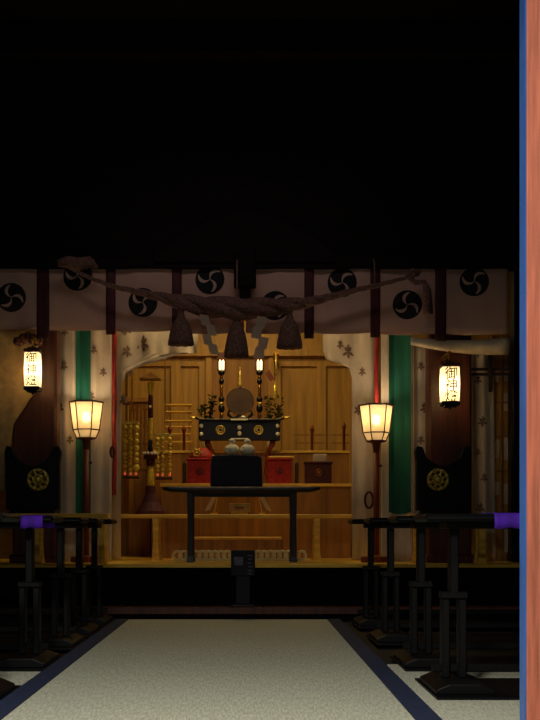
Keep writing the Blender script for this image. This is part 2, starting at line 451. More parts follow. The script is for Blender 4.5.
def shide(px, py, sc=1.0, parent=sw, Y=8.66, flip=1, n=4):
    b = mb(); w = 9 * sc / F * Y; h = 12 * sc / F * Y; x = X(px, Y); z = Z(py, Y)
    for k in range(n):
        x0 = x + flip * (k % 2) * w * .55 - w / 2 + k * w * .12
        q = [(x0, Y + .006 * k, z - k * h * .8), (x0 + w, Y + .006 * k, z - k * h * .8 - h * .12), (x0 + w + flip * w * .25, Y + .02, z - k * h * .8 - h), (x0 + flip * w * .25, Y + .02, z - k * h * .8 - h * .88)]
        b.add(q + [(p[0], p[1] + .002, p[2]) for p in q], [(0, 1, 2, 3), (7, 6, 5, 4), (0, 4, 5, 1), (1, 5, 6, 2), (2, 6, 7, 3), (3, 7, 4, 0)])
    return b.build('paper_streamer', 'shide', parent)
shide(204, 314, 1.0); shide(262, 316, 1.05, flip=-1)
for px, py in ((92, 279), (237, 303), (375, 286)):
    b = mb(True); b.tube([(X(px, RY), RY, Z(py, RY)), (X(px, RY), RY + .02, Z(py - 8, RY)), (X(px, RY), 8.79, Z(262, 8.79)), (X(px, RY), 8.87, Z(259, 8.87))], .007, 6); b.build('hanging_cord', 'rope', sw)
# loose dark tassel and ends at the right and the bunch at the left
b = mb(True); Y = RY
b.tube([(X(408, Y), Y, Z(277, Y)), (X(416, Y), Y, Z(283, Y)), (X(424, Y), Y, Z(282, Y)), (X(427, Y), Y, Z(290, Y)), (X(428, Y), Y, Z(314, Y))], [.018, .022, .022, .034, .04], 10)
b.tube([(X(420, Y), Y, Z(274, Y)), (X(413, Y), Y, Z(270, Y)), (X(407, Y), Y, Z(277, Y))], .02, 8)
b.build('rope_end', 'rope', sw)
b = mb(True)
b.tube([(X(58, Y), Y, Z(263, Y)), (X(68, Y), Y, Z(262, Y)), (X(78, Y), Y, Z(265, Y)), (X(90, Y), Y, Z(262, Y)), (X(97, Y), Y, Z(268, Y))], [.03, .05, .06, .045, .02], 10)
b.build('rope_end', 'rope', sw)

# ------------------------------------------------------------ inner drawn-aside curtains (white, printed)
def wavy(Y0, amp, fr, ph=0): return lambda x, z: Y0 + amp * math.sin(x * fr + ph) + amp * .4 * math.sin(x * fr * 2.3 + z)
def inner_curtain(Y0, outer, pts_, mots, lab, flip):
    """curtain with a swept lower edge: pts_ = (px, py) edge from the top inner end down to the foot"""
    b = mb(); fn = wavy(Y0, .018, 26)
    edge = pts_
    fr = []; n = len(edge)
    nz = n - 1; nx = 14; idx = []
    vs = []
    for (ex, ey) in edge:
        for j in range(nx + 1):
            x = X(outer + (ex - outer) * j / nx, Y0); z = Z(ey, Y0); vs.append((x, fn(x, z), z))
    m = len(vs); vs2 = [(x, y + .006, z) for x, y, z in vs]; w = nx + 1; fs = []
    for i in range(nz):
        for j in range(nx):
            a = i * w + j; fs.append((a, a + 1, a + w + 1, a + w)); fs.append((m + a, m + a + w, m + a + w + 1, m + a + 1))
        for a, c in ((i * w, (i + 1) * w), (i * w + nx, (i + 1) * w + nx)): fs.append((a, c, m + c, m + a))
    for r0 in (0, nz):
        for j in range(nx):
            a = r0 * w + j; fs.append((a, a + 1, m + a + 1, m + a))
    b.smooth = True; b.add(vs + vs2, fs); b.smooth = False
    for k, (mx, my, mr) in enumerate(mots): motif(b, X(mx, Y0), Z(my, Y0), mr / F * Y0, fn, 1, k)
    b.build('printed_curtain', ['cloth', 'print'], label=lab, cat='curtain', group='white printed altar curtains')
inner_curtain(9.55, 112, [(198, 300), (198, 340), (196, 353), (178, 355), (158, 361), (140, 366), (127, 372), (122, 385), (121, 440), (121, 559.5)],
    [(143, 344, 9), (126, 330, 7), (127, 352, 7), (124, 400, 6), (130, 372, 5)], 'white sprig-printed curtain drawn aside left of the altar, beside the banded staff', 1)
inner_curtain(9.55, 381, [(323, 300), (323, 335), (323, 350), (326, 359), (340, 364), (349, 368), (352, 378), (352, 410), (352, 480), (352, 559.5)],
    [(348, 352, 8), (340, 345, 5), (358, 410, 6), (362, 372, 5)], 'white sprig-printed curtain drawn aside right of the altar, behind the right standing lantern', -1)

# side white hangings with green bands
def hanging(Y0, x0, x1, zt, zb, green, mots, lab, mats=('cloth', 'print', 'green'), grp='tall side hangings', frq=30, amp=.014, tx=0):
    b = mb(); fn = wavy(Y0, amp, frq, x0)
    xa, xb = X(x0, Y0), X(x1, Y0)
    sheet(b, lambda t: xa + tx * t, lambda t: xb + tx * t, K(Z(zt, Y0)), K(Z(zb, Y0)), fn, 24, 20)
    if green:
        b.mi = 2; g0, g1, gt, gb = green; n = 12; vs = []; fs = []
        for i in range(n + 1):
            t = i / n
            for j in range(5):
                x = X(g0 + (g1 - g0) * j / 4, Y0); z = Z(gt + (gb - gt) * t, Y0) - (.02 * math.sin(PI * j / 4) if i == n else 0); vs.append((x, fn(x, z) - .012, z))
        for i in range(n):
            for j in range(4): a = i * 5 + j; fs.append((a, a + 1, a + 6, a + 5))
        b.add(vs, fs); b.mi = 0
    for k, (mx, my, mr) in enumerate(mots): motif(b, X(mx, Y0), Z(my, Y0), mr / F * Y0, fn, 1, k + 5)
    return b.build('tall_hanging', list(mats), label=lab, cat='hanging', group=grp)
hanging(9.38, 55, 111.5, 318, 562, (76, 91, 318, 520), [(65, 332, 5), (64, 366, 6), (60, 408, 6), (94, 350, 5), (92, 396, 5), (103, 372, 5), (70, 440, 5)],
    'tall white printed hanging with a narrow green band behind the left standing lantern')
hanging(9.38, 381, 412, 318, 562, (388.5, 410.5, 318, 512), [], 'tall white hanging with a broad dark green band right of the standing lantern')
hanging(9.33, 413, 429, 340, 562, None, [(421, 366, 5), (424, 408, 6), (421, 440, 5)], 'narrow white printed hanging between the green band and the right brown pillar')
hanging(9.38, 468, 494, 345, 562, None, [(478, 352, 6), (478, 380, 5), (482, 422, 6), (478, 452, 4), (484, 478, 5), (480, 508, 6)],
    'white printed hanging right of the brown pillar with the hanging lantern', tx=.02)
# beige cloth beyond the left pillar, and its swept front fold
b = mb(); fn = wavy(9.6, .02, 14)
sheet(b, K(-3.1), K(X(56, 9.6)), K(Z(300, 9.6)), K(Z(559, 9.6)), fn, 30, 14)
for k, (mx, my) in enumerate(((8, 360), (20, 400), (5, 430), (-10, 390), (14, 452))): motif(b, X(mx, 9.6), Z(my, 9.6), .045, fn, 1, k)
b.build('beige_curtain', ['beige', 'print'], label='beige brocade curtain behind the left brown pillar at the edge of the view', cat='curtain')
b = mb(); fn = wavy(8.985, .006, 18)
sheet(b, lambda t: -2.6, lambda t: X(37 - 26 * min(1, max(0, (t - .40) / .22)) ** .8 - 7 * max(0, t - .62) / .38 + math.sin(t * 40) * .6, 8.93), lambda q: Z(322, 8.93), lambda q: Z(495 - 4 * q, 8.93), fn, 20, 20)
b.build('beige_curtain', ['beige', 'print'], label='beige curtain swept aside in front of the left brown pillar', cat='curtain')

# red cords tied in front of the hangings
for px, kx, lab in ((114.5, 112.5, 'left'), (376.5, 369, 'right')):
    Y0 = 9.33
    r = empty('vermilion_streamer', (X(px, Y0), Y0, Z(335, Y0)), 'vermilion cord hanging from the valance at the %s of the altar, looped near its foot' % lab, 'cord')
    b = mb(True); b.tube([(X(px + .4 * math.sin(i), Y0), Y0, Z(326 + i * 9.4, Y0)) for i in range(19)], .019, 8)
    b.build('cord', 'red', r)
    b = mb(True); ky = 452 if lab == 'left' else 500
    b.tube([(X(kx + (2 if lab == 'left' else 4) * math.sin(t), Y0 - .02), Y0 - .02, Z(ky + (5 if lab == 'left' else 8) * math.cos(t), Y0 - .02)) for t in [2 * PI * i / 20 for i in range(21)]], .011, 8, False)
    b.build('cord_loop', 'ribbon', r)

# ------------------------------------------------------------ brown pillars
def pillar(x0, x1, Y0, lab):
    b = mb(); b.box(X(x0, Y0), X(x1, Y0), Y0, Y0 + .2, .45, Z(318, Y0), .02)
    b.box(X(x0, Y0) - .02, X(x1, Y0) + .02, Y0 - .02, Y0 + .22, .45, .52, .01)
    return b.build('wooden_pillar', 'brown', label=lab, cat='pillar')
pillar(12, 56.5, 9.02, 'broad reddish-brown wooden pillar behind the left hanging lantern')
pillar(429, 472, 9.02, 'broad reddish-brown wooden pillar behind the right hanging lantern')
# pale valance fold and beam above the right pillar
b = mb(True); Y0 = 8.96; rings = []
for i in range(16):
    t = i / 15; px = 411 + 97 * t; py = 341 + 5 * math.sin(PI * t * .8) + 2 * t
    h = (4 + 5 * t) / F * Y0
    rings.append([(X(px, Y0), Y0 + h * .8 * math.cos(a), Z(py, Y0) + h * math.sin(a)) for a in [2 * PI * k / 10 for k in range(10)]])
b.loft(rings); b.build('rolled_cloth', 'cloth', label='rolled pale cloth slung above the right hanging lantern', cat='cloth')

# ------------------------------------------------------------ hanging box lanterns with lettering
def text_mesh(s, parent, cx, y, ztop, size, step, material, name='lettering'):
    for k, ch in enumerate(s):
        cu = bpy.data.curves.new(name, 'FONT'); cu.body = ch; cu.size = size; cu.offset = size * .010; cu.extrude = .001; cu.align_x = 'CENTER'
        to = bpy.data.objects.new(name, cu); C.objects.link(to)
        dg = bpy.context.evaluated_depsgraph_get(); me = bpy.data.meshes.new_from_object(to.evaluated_get(dg))
        bpy.data.objects.remove(to)
        o0 = root_loc(parent)
        for vv in me.vertices:
            x, yy, zz = vv.co
            vv.co = Vector((cx + x, y - zz, ztop - size * .86 - k * step + yy)) - o0
        me.materials.clear(); me.materials.append(M[material])
        o = bpy.data.objects.new(name, me); C.objects.link(o); o.parent = parent
def box_lantern(x0, x1, y0, y1, Y0, lab):
    xa, xb, zt, zb = X(x0, Y0), X(x1, Y0), Z(y0, Y0), Z(y1, Y0); w = xb - xa
    r = empty('hanging_lantern', ((xa + xb) / 2, Y0 + w / 2, zb), lab, 'lantern', 'lettered box lanterns')
    b = mb(); t = .0
    n = 8; rings = []
    for i in range(n + 1):
        q = i / n; k = .004 * math.sin(PI * q)
        rings.append([(xa - k, Y0 - k, zb + (zt - zb) * q), (xb + k, Y0 - k, zb + (zt - zb) * q), (xb + k, Y0 + w + k, zb + (zt - zb) * q), (xa - k, Y0 + w + k, zb + (zt - zb) * q)])
    b.loft(rings, True); ps = b.build('paper_shade', 'lpaper', r)
    for z, s_ in ((zt, 1), (zb, -1)):
        b = mb(); b.box(xa - .008, xb + .008, Y0 - .008, Y0 + w + .008, z if s_ > 0 else z - .03, z + .03 if s_ > 0 else z, .005)
        b.box(xa + .02, xb - .02, Y0 + .02, Y0 + w - .02, z + .03 if s_ > 0 else z - .045, z + .045 if s_ > 0 else z - .03)
        b.smooth = True; b.sphere(((xa + xb) / 2, Y0 + w / 2, z + s_ * .052), .012, 8, 6); b.smooth = False
        b.build('cap', 'brown' if s_ > 0 else 'black', r, label='dark wooden %s cap' % ('top' if s_ > 0 else 'bottom'))
    b = mb(); cx = (xa + xb) / 2
    b.tube([(cx, Y0 + w / 2, zt + .045), (cx, Y0 + w / 2, zt + .10), (cx, Y0 + w / 2 + .02, zt + .13)], .008)
    b.box(cx - .012, cx + .012, Y0 + w / 2 - .0, 9.02, zt + .105, zt + .135)
    b.build('bracket', 'brass', r)
    text_mesh('御神燈', ps, cx, Y0 - .0055, zt + .0, w * .80, (zt - zb) * .335, 'ink')
    return r
box_lantern(24.5, 38.5, 352, 386, 8.6, 'lit white box lantern with brush lettering on the left pillar')
box_lantern(443, 459.5, 366.5, 401, 8.6, 'lit white box lantern with brush lettering on the right pillar')
# carved ornament above the left lantern
b = mb(True); Y0 = 8.865
for i in range(9):
    a = i / 8
    b.sphere((X(17 + 22 * a, Y0), Y0 + .01 * (i % 2), Z(341 - 5 * math.sin(PI * a) + (i % 2) * 3, Y0)), .035, 10, 6)
b.build('carved_ornament', 'brown', label='dark carved wooden bracket ornament above the left hanging lantern', cat='ornament')

# ------------------------------------------------------------ bonbori lantern stands
def bonbori(cx, Y0, lab, dy=0):
    Z = lambda py, Y: CAM.z + (HY - py - dy) / F * Y
    x = X(cx, Y0); s = Y0 / F
    r = empty('standing_lantern', (x, Y0, .45), lab, 'lantern', 'six-sided paper standing lanterns')
    n = 6; rot = PI / 6 * 0
    R = [(16.8 * s, Z(402.5, Y0)), (13.2 * s, Z(430, Y0)), (9.6 * s, Z(438, Y0))]
    def P(k, j, g=1.0):
        a = rot + 2 * PI * j / n; return Vector((x + R[k][0] * g * math.cos(a), Y0 + R[k][0] * g * math.sin(a), R[k][1]))
    for k, nm in ((0, 'paper_shade'), (1, 'lower_shade')):
        b = mb()
        for j in range(n):
            q = [P(k, j, .97), P(k, j + 1, .97), P(k + 1, j + 1, .97), P(k + 1, j, .97)]
            c = Vector((x, Y0, 0))
            inn = [p + (Vector((c.x, c.y, p.z)) - p) * .012 for p in q]
            b.add(q + inn, [(0, 1, 2, 3), (7, 6, 5, 4)])
        b.build(nm, 'shade', r)
    b = mb()
    for j in range(n):
        b.bar(P(0, j), P(1, j), .009); b.bar(P(1, j), P(2, j), .009)
        for k in range(3): b.bar(P(k, j), P(k, j + 1), .014 if k == 0 else .010)
    b.build('frame', 'brown', r)
    b = mb(True); b.sphere((x, Y0, Z(417, Y0)), .036, 16, 10, sz=1.3)
    b.build('bulb', 'bulb', r)
    zt = Z(438, Y0)
    b = mb(); b.smooth = True
    b.lathe([(9.6 * s, 0), (9.6 * s, -.008), (4.2 * s, -.018), (3.2 * s, -.07), (2.6 * s, -.11)], x, Y0, zt, 12); b.build('cup', 'rust', r)
    b = mb(); b.smooth = True; b.lathe([(.024, .06), (.024, zt - .1 - .45)], x, Y0, .45, 10); pl = b.build('pole', 'rust', r)
    b = mb(); b.box(x - .13, x + .13, Y0 - .03, Y0 + .03, .45, .50, .008); b.box(x - .03, x + .03, Y0 - .09, Y0 + .09, .45, .505, .008); b.build('base', 'rust', r)
    b = mb(); b.box(x + .015, x + .05, Y0 - .012, Y0 + .012, zt - .22, zt - .2); b.build('switch', 'brown', pl)
    L = bpy.data.lights.new('lantern_light', 'POINT'); L.energy = 3.0; L.color = (1, .79, .54); L.shadow_soft_size = .03
    lo = bpy.data.objects.new('lantern_light', L); C.objects.link(lo); lo.parent = r; lo.location = (0, 0, Z(417, Y0) - .45 + .06)
bonbori(86.3, 9.15, 'lit six-sided paper lantern on a red-brown pole left of the altar')
bonbori(376.2, 9.15, 'lit six-sided paper lantern on a red-brown pole right of the altar', 3)

# ------------------------------------------------------------ pale long tables on the platform
def pale_table(x0, x1, ytop, legs, Y0, lab, hd=.15):
    r = empty('pale_table', (X((x0 + x1) / 2, Y0), Y0, .45), lab, 'table', 'pale wooden long tables on the platform')
    zt = Z(ytop, Y0)
    b = mb(); b.box(X(x0, Y0), X(x1, Y0), Y0 - hd, Y0 + hd, zt - .035, zt, .004); b.build('table_top', 'pale_wood', r)
    for px in legs:
        for dy in (-hd + .024, hd - .024):
            b = mb(); x = X(px, Y0); w = .024
            b.loft([[(x + a * k, Y0 + dy + c * w, z) for a, c in ((-1, -1), (1, -1), (1, 1), (-1, 1))] for z, k in ((.45, w * 1.7), (.50, w * 1.25), (.62, w), (zt - .036, w * 1.1))], True)
            b.build('leg', 'pale_wood', r)
    return zt
zsl = pale_table(4, 109, 513.5, (38.5, 103), 8.90, 'pale wooden table at the left carrying the left horned black screen', .09)
zsr = pale_table(408, 492, 514.5, (418, 480), 8.90, 'pale wooden table at the right carrying the right horned black screen', .09)
# ------------------------------------------------------------ horned black lacquered screens with gold crest
def screen(cx, Y0, zb, lab):
    x = X(cx, Y0); s = Y0 / F
    r = empty('lacquered_screen', (x, Y0, zb), lab, 'screen', 'horned black lacquered screens')
    W = 26.5 * s; zt = Z(463, Y0)
    out = [(x - W, zb + .03), (x - W, zt)]
    out += [(x - W - 1.5 * s, Z(452, Y0)), (x - W + .5 * s, Z(446, Y0)), (x - W + 6 * s, Z(447.5, Y0)), (x - W + 10 * s, Z(458, Y0))]
    for i in range(1, 12):
        t = i / 12; xx = x + (-W + 10 * s) + t * (2 * W - 20 * s); out.append((xx, Z(458 + 8 * math.sin(PI * t), Y0)))
    out += [(2 * x - p[0], p[1]) for p in reversed(out[:6])]
    b = mb(); b.prism(out, Y0 - .04, Y0 + .04); bd = b.build('board', 'black', r, bevel=.006)
    for sg in (-1, 1):
        b = mb(); xx = x + sg * (W - .08); b.prism([(xx - .04, zb + .03), (xx - .05, zb), (xx + .05, zb), (xx + .04, zb + .03)], Y0 - .08, Y0 + .08); b.build('foot', 'black', r)
    zc = Z(480, Y0); x -= (5.5 if cx > 200 else -5.5) * s; y = Y0 - .05
    b = mb(True); R = 10 * s
    b.torus((x, y, zc), R, .011, 28, 6); b.torus((x, y, zc), R * .45, .009, 20, 6)
    for k in range(8):
        a = 2 * PI * k / 8
        b.torus((x + R * .7 * math.cos(a), y - .004, zc + R * .7 * math.sin(a)), R * .26, .008, 12, 6)
        b.sphere((x + R * .96 * math.cos(a + .39), y - .012, zc + R * .96 * math.sin(a + .39)), .014, 8, 6)
    b.sphere((x, y - .01, zc), R * .3, 12, 8, sy=.5)
    b.mi = 1; b.prism([(x + R * .98 * math.cos(k * PI / 12), zc + R * .98 * math.sin(k * PI / 12)) for k in range(24)], y + .004, y + .0095)
    b.build('openwork_crest', ['gold', 'brass'], bd, label='round gold openwork crest')
screen(33.5, 8.90, zsl, 'black lacquered horned screen with a gold crest under the left hanging lantern')
screen(442.5, 8.90, zsr, 'black lacquered horned screen with a gold crest under the right hanging lantern')

# ------------------------------------------------------------ right: rail and golden lattice panel
Y0 = 9.2
r = empty('hanging_rail', (X(486, Y0), Y0, Z(373, Y0)), 'brown wooden rail with a short post beside the right hanging lantern', 'rail')
for py in (369.5, 374.5):
    b = mb(); b.box(X(464, Y0), X(512, Y0), Y0 - .02, Y0, Z(py + 1.2, Y0), Z(py - 1.2, Y0), .004); b.build('bar', 'lintel', r)
b = mb(); b.box(X(488, Y0), X(492, Y0), Y0 - .0235, Y0 + .005, Z(392, Y0), Z(345, Y0), .004); b.build('post', 'lintel', r)
Y0 = 9.45
r = empty('openwork_screen', (X(502, Y0), Y0, .45), 'golden openwork panel with pale paper slips at the right edge', 'panel')
b = mb(); b.box(X(492, Y0), X(522, Y0), Y0, Y0 + .02, .45, Z(335, Y0)); b.build('back_board', 'gold_wood', r)
b = mb()
for px in (491, 501.5, 511, 521): b.box(X(px, Y0), X(px + 1.5, Y0), Y0 - .025, Y0, .45, Z(335, Y0))
for py in (360, 402, 436, 470, 512): b.box(X(492, Y0), X(522, Y0), Y0 - .02, Y0, Z(py + 1.5, Y0), Z(py, Y0))
b.build('frame', 'gold_dark', r)
for (a, c, p, q) in ((504, 509, 365, 381), (495, 499, 368, 382), (503, 509, 393, 411), (495, 499, 440, 458), (503, 508.5, 437, 460), (495, 499, 482, 495), (503, 508.5, 484, 504), (504, 508, 520, 552)):
    b = mb(); b.box(X(a, Y0), X(c, Y0), Y0 - .012, Y0 - .002, Z(q, Y0), Z(p, Y0)); b.build('paper_slip', 'cloth', r, label='pale paper slip')
Y0 = 8.9
b = mb(); b.box(X(512, Y0), X(528, Y0), Y0 - .06, Y0 + .1, .012, Z(250, Y0), .01)
b.box(X(510.5, Y0), X(529, Y0), Y0 - .075, Y0 + .115, .012, .10, .008)

b = mb(); Y0 = 9.15
b.box(X(512, Y0), X(530, Y0), Y0, Y0 + .16, .45, Z(262, Y0) - .02, .02)
b.box(X(511, Y0), X(531, Y0), Y0 - .01, Y0 + .17, .45, .53, .01)
b.build('wooden_pillar', 'black', label='slim black lacquered pillar beside the door post at the right edge', cat='pillar')
# ------------------------------------------------------------ altar front black table, box, sign
Y0 = 9.3
t = empty('offering_table', (X(241, Y0), Y0, .45), 'black lacquered offering table with upturned ends in front of the altar', 'table')
b = mb(True); rings = []
for i in range(27):
    u = -1 + 2 * i / 26; x = X(241.5 + 77.5 * u, Y0); up = .008 * max(0, abs(u) - .86) / .14
    z1, z0 = Z(487.3, Y0) + up, Z(492.5, Y0) + up * 1.5
    if abs(u) > .99: z1 -= .008; z0 += .008
    rings.append([(x, Y0 - .17, z0), (x, Y0 - .18, (z0 + z1) / 2), (x, Y0 - .17, z1), (x, Y0 + .17, z1), (x, Y0 + .18, (z0 + z1) / 2), (x, Y0 + .17, z0)])
b.loft(rings); o = b.build('table_top', 'black', t)
for px in (191, 293):
    for dy in (-.12, .12):
        b = mb(); w = 2.9 / F * Y0; x = X(px, Y0)
        b.loft([[(x + a * k, Y0 + dy + c * k * .8, z) for a, c in ((-1, -1), (1, -1), (1, 1), (-1, 1))] for z, k in ((.45, w * 1.25), (.5, w), (Z(520, Y0), w * .9), (Z(492.6, Y0), w * 1.1))], True)
        b.build('leg', 'black', t, bevel=.004)
b = mb(); b.box(X(190, Y0), X(294, Y0), Y0 - .02, Y0 + .02, Z(497, Y0), Z(492.6, Y0)); b.build('apron', 'black', t)
b = mb(); x0, x1, z0, z1 = X(211, Y0), X(262, Y0), Z(487, Y0) + .002, Z(455, Y0)
b.prism([(x0 - .004, z0), (x1 + .004, z0), (x1, z1 - .10), (x1 - .006, z1 - .022), (x1 - .04, z1 - .006), ((x0 + x1) / 2, z1), (x0 + .04, z1 - .006), (x0 + .006, z1 - .022), (x0, z1 - .10)], Y0 - .1, Y0 + .1)
b.build('covered_box', 'nbox', label='navy-black cloth covered box with a rounded top at the centre of the offering table', cat='box', bevel=.012)
for i, px in enumerate((232, 247.5)):
    b = mb(True); s = Y0 / F
    b.lathe([(4.2 * s, 0), (6.3 * s, 1.2 * s), (7.6 * s, 4.5 * s), (7.2 * s, 7.5 * s), (4.4 * s, 10 * s), (2.4 * s, 11 * s), (2.2 * s, 12 * s), (3.4 * s, 12.8 * s), (3.2 * s, 15 * s), (1.2 * s, 16.3 * s)], X(px, Y0), Y0, z1 + .0, 20)
    b.build('sake_jar', 'white', label='round white porcelain sake jar, the %s of the two on the covered box' % ('left' if i == 0 else 'right'), cat='jar', group='pair of white sake jars')
Y0 = 8.655
r = empty('notice_stand', (X(242.5, Y0), Y0, .115), 'small dark upright notice board with faint grey marks on the step before the altar', 'sign')
b = mb(); b.box(X(231, Y0), X(255, Y0), Y0 - .02, Y0 + .01, Z(576, Y0), Z(550, Y0), .006); b.mi = 1
for k, py in enumerate((555, 558.5, 562.5, 566, 570, 573)):
    b.box(X(247.5 + (k % 2), Y0), X(252.5 - (k % 3) * .6, Y0), Y0 - .023, Y0 - .0195, Z(py + 1.1, Y0), Z(py, Y0))
b.box(X(234, Y0), X(243, Y0), Y0 - .022, Y0 - .0195, Z(565, Y0), Z(557, Y0))
b.build('board', ['nbox', 'grey'], r)
b = mb(); b.box(X(236, Y0), X(250, Y0), Y0 - .012, Y0 + .006, .135, Z(576, Y0), .003); b.build('stem', 'nbox', r)
b = mb(); b.box(X(232, Y0), X(254, Y0), Y0 - .075, Y0 + .075, .115, .135, .004); b.build('base', 'black', r)

zt = pale_table(117, 371, 514.5, (157, 316), 9.8, 'long pale wooden table across the altar behind the black offering table')
# low table left, in front of the hangings

# altar tiers
def tier(x0, x1, ytop, yedge, Y0, depth, z0, lab, front='gold_dark'):
    zt = Z(ytop, Y0); ze = Z(yedge, Y0)
    r = empty('altar_tier', (X((x0 + x1) / 2, Y0), Y0 + depth / 2, z0), lab, 'shelf', 'stepped altar tiers')
    b = mb(); b.box(X(x0, Y0) + .01, X(x1, Y0) - .01, Y0 + .015, Y0 + depth, z0, ze); b.build('body', front, r)
    b = mb(); b.box(X(x0, Y0), X(x1, Y0), Y0, Y0 + depth, ze, zt, .003); b.build('shelf_board', 'pale_wood', r)
    return zt
tA = tier(188, 282, 537, 540, 10.02, .26, .45, 'lowest broad honey wood altar tier under the pale table', 'gold_wood')
tB = tier(160, 352, 483.5, 486.5, 10.3, .36, .45, 'middle altar tier with a bright front edge carrying the red boxes', 'gold_dark')
tC = tier(150, 350, 450.5, 453, 10.68, .5, .45, 'top altar tier with a golden edge behind the red boxes', 'gold_dark')

# ring lattice along the platform edge
Y0 = 9.52
r = empty('ring_lattice', (X(240, Y0), Y0, .45), 'low cream fence of interlaced rings on the platform floor before the altar', 'fence')
b = mb(); zt_, zb_ = Z(550.5, Y0), Z(560, Y0)
b.box(X(173, Y0), X(306, Y0), Y0 - .008, Y0 + .008, zt_ - .005, zt_); b.box(X(173, Y0), X(306, Y0), Y0 - .008, Y0 + .008, .452, .462)
b.build('rail', 'lattice', r)
b = mb(True); R = (zt_ - .462) / 2
n = int((X(306, Y0) - X(173, Y0)) / (R * 1.35))
for k in range(n): b.torus((X(173, Y0) + R + k * (X(306, Y0) - X(173, Y0) - 2 * R) / (n - 1), Y0 + .003 * (k % 2), .458 + R), R * .92, .013, 18, 6)
b.build('rings', 'lattice', r)

# small offering box and paper wands on the pale table
Y0 = 9.74; zt = Z(514.5, 9.8)
r = empty('offering_box', (X(239, Y0), Y0, zt), 'small pale offering box at the middle of the long pale table', 'box')
b = mb(); b.box(X(229, Y0), X(250, Y0), Y0 - .05, Y0 + .05, zt + .022, zt + .1, .003); b.build('body', 'beige', r)
b = mb(); b.box(X(231, Y0), X(248, Y0), Y0 - .04, Y0 + .04, zt, zt + .022); b.build('base', 'pale_wood', r)
b = mb(); b.box(X(235, Y0), X(244, Y0), Y0 - .053, Y0 - .049, zt + .055, zt + .067); b.build('slot', 'rust', r)
for px, s_, side in ((214, 1, 'left'), (262, -1, 'right')):
    r = empty('paper_wand', (X(px, Y0), Y0, zt), 'folded white paper streamer on a short stem %s of the small offering box' % side, 'streamer', 'paper wands by the offering box')
    b = mb(); b.box(X(px, Y0) - .03, X(px, Y0) + .03, Y0 - .03, Y0 + .03, zt, zt + .015); b.tube([(X(px, Y0), Y0, zt + .01), (X(px + 4 * s_, Y0), Y0, Z(493, Y0))], .005, 6); b.build('stem', 'pale_wood', r)
    b = mb()
    x, z = X(px + 4 * s_, Y0), Z(494, Y0)
    for k in range(2):
        q = [(x - s_ * k * .035, z - k * .07), (x - s_ * (k * .035) - s_ * .05, z - k * .07 - .015), (x - s_ * (k * .035 + .085), z - k * .07 - .085), (x - s_ * (k * .035 + .035), z - k * .07 - .07)]
        b.prism(q, Y0 - .014 - .003 * k, Y0 - .012 - .003 * k)
    b.build('paper', 'shide', r)

# red boxes on the middle tier
def red_box(x0, x1, y0, m, lab, top=False, Y0=10.42):
    zb = tB; ztp = Z(y0, Y0)
    r = empty('red_box', (X((x0 + x1) / 2, Y0), Y0, zb), lab, 'box', 'red boxes on the middle altar tier')
    xa, xb = X(x0, Y0), X(x1, Y0)
    b = mb(); b.box(xa, xb, Y0 - .08, Y0 + .08, zb + .0, ztp - .02, .006); bd = b.build('body', m, r)
    b = mb(); b.box(xa - .012, xb + .012, Y0 - .09, Y0 + .09, ztp - .02, ztp, .005); b.build('lid', m if not top else 'maroon', r)
    b = mb(True); b.torus(((xa + xb) / 2, Y0 - .083, (zb + ztp) / 2), .03, .005, 16, 6); b.sphere(((xa + xb) / 2, Y0 - .085, (zb + ztp) / 2), .014, 8, 6, sy=.4); b.build('crest', 'brass' if top else 'maroon', bd)
    return ztp
z1_ = red_box(188, 212, 458.5, 'redbox', 'bright red brocade box left of the covered box')
z2_ = red_box(267.5, 291, 458.5, 'redbox', 'red brocade box right of the covered box')
z3_ = red_box(305, 331, 462, 'maroon', 'dark red box under a white paper bundle at the right end of the altar tier', True)
Y0 = 10.42
b = mb(); b.box(X(313, Y0), X(327, Y0), Y0 - .05, Y0 + .05, z3_, z3_ + .075, .008); b.build('paper_bundle', 'shide', label='white paper bundle on the dark red box at the right', cat='bundle')
# crown-like red ornament on the left box
r = empty('red_headdress', (X(200, Y0), Y0, z1_), 'red domed headdress with a gold front ornament on the left red box', 'headdress')
b = mb(True); b.lathe([(.115, 0), (.125, .012), (.11, .03), (.08, .075), (.04, .1), (.01, .105)], X(202, Y0), Y0, z1_, 20, sy=.6); b.build('dome', 'redbox', r)
b = mb(True); b.torus((X(197, Y0), Y0 - .07, z1_ + .05), .03, .008, 18, 6); b.sphere((X(197, Y0), Y0 - .07, z1_ + .05), .016, 10, 6)
for k in range(6): b.sphere((X(197, Y0) + .045 * math.cos(k), Y0 - .065, z1_ + .05 + .04 * math.sin(k)), .009, 6, 5)
b.build('gold_ornament', 'gold', r)
b = mb(True); b.sphere((X(213, Y0), Y0, z1_ + .02), .02, 10, 6); b.build('tassel', 'gold', r)
# flat tray on the right box
b = mb(); b.box(X(268, Y0), X(294, Y0), Y0 - .09, Y0 + .09, z2_, z2_ + .018, .004); b.build('wooden_tray', 'pale_wood', label='flat pale wooden tray on the red box right of the covered box', cat='tray')
# grey upright cylinders beside the boxes
for px, lab in ((184.5, 'slim grey upright tube left of the bright red box'), (296.5, 'slim grey upright tube between the two right boxes')):
    b = mb(True); b.lathe([(.018, 0), (.018, .17), (.012, .2), (.008, .21)], X(px, Y0), Y0 - .04, tB, 12); b.build('slim_vase', 'mirror', label=lab, cat='vase')

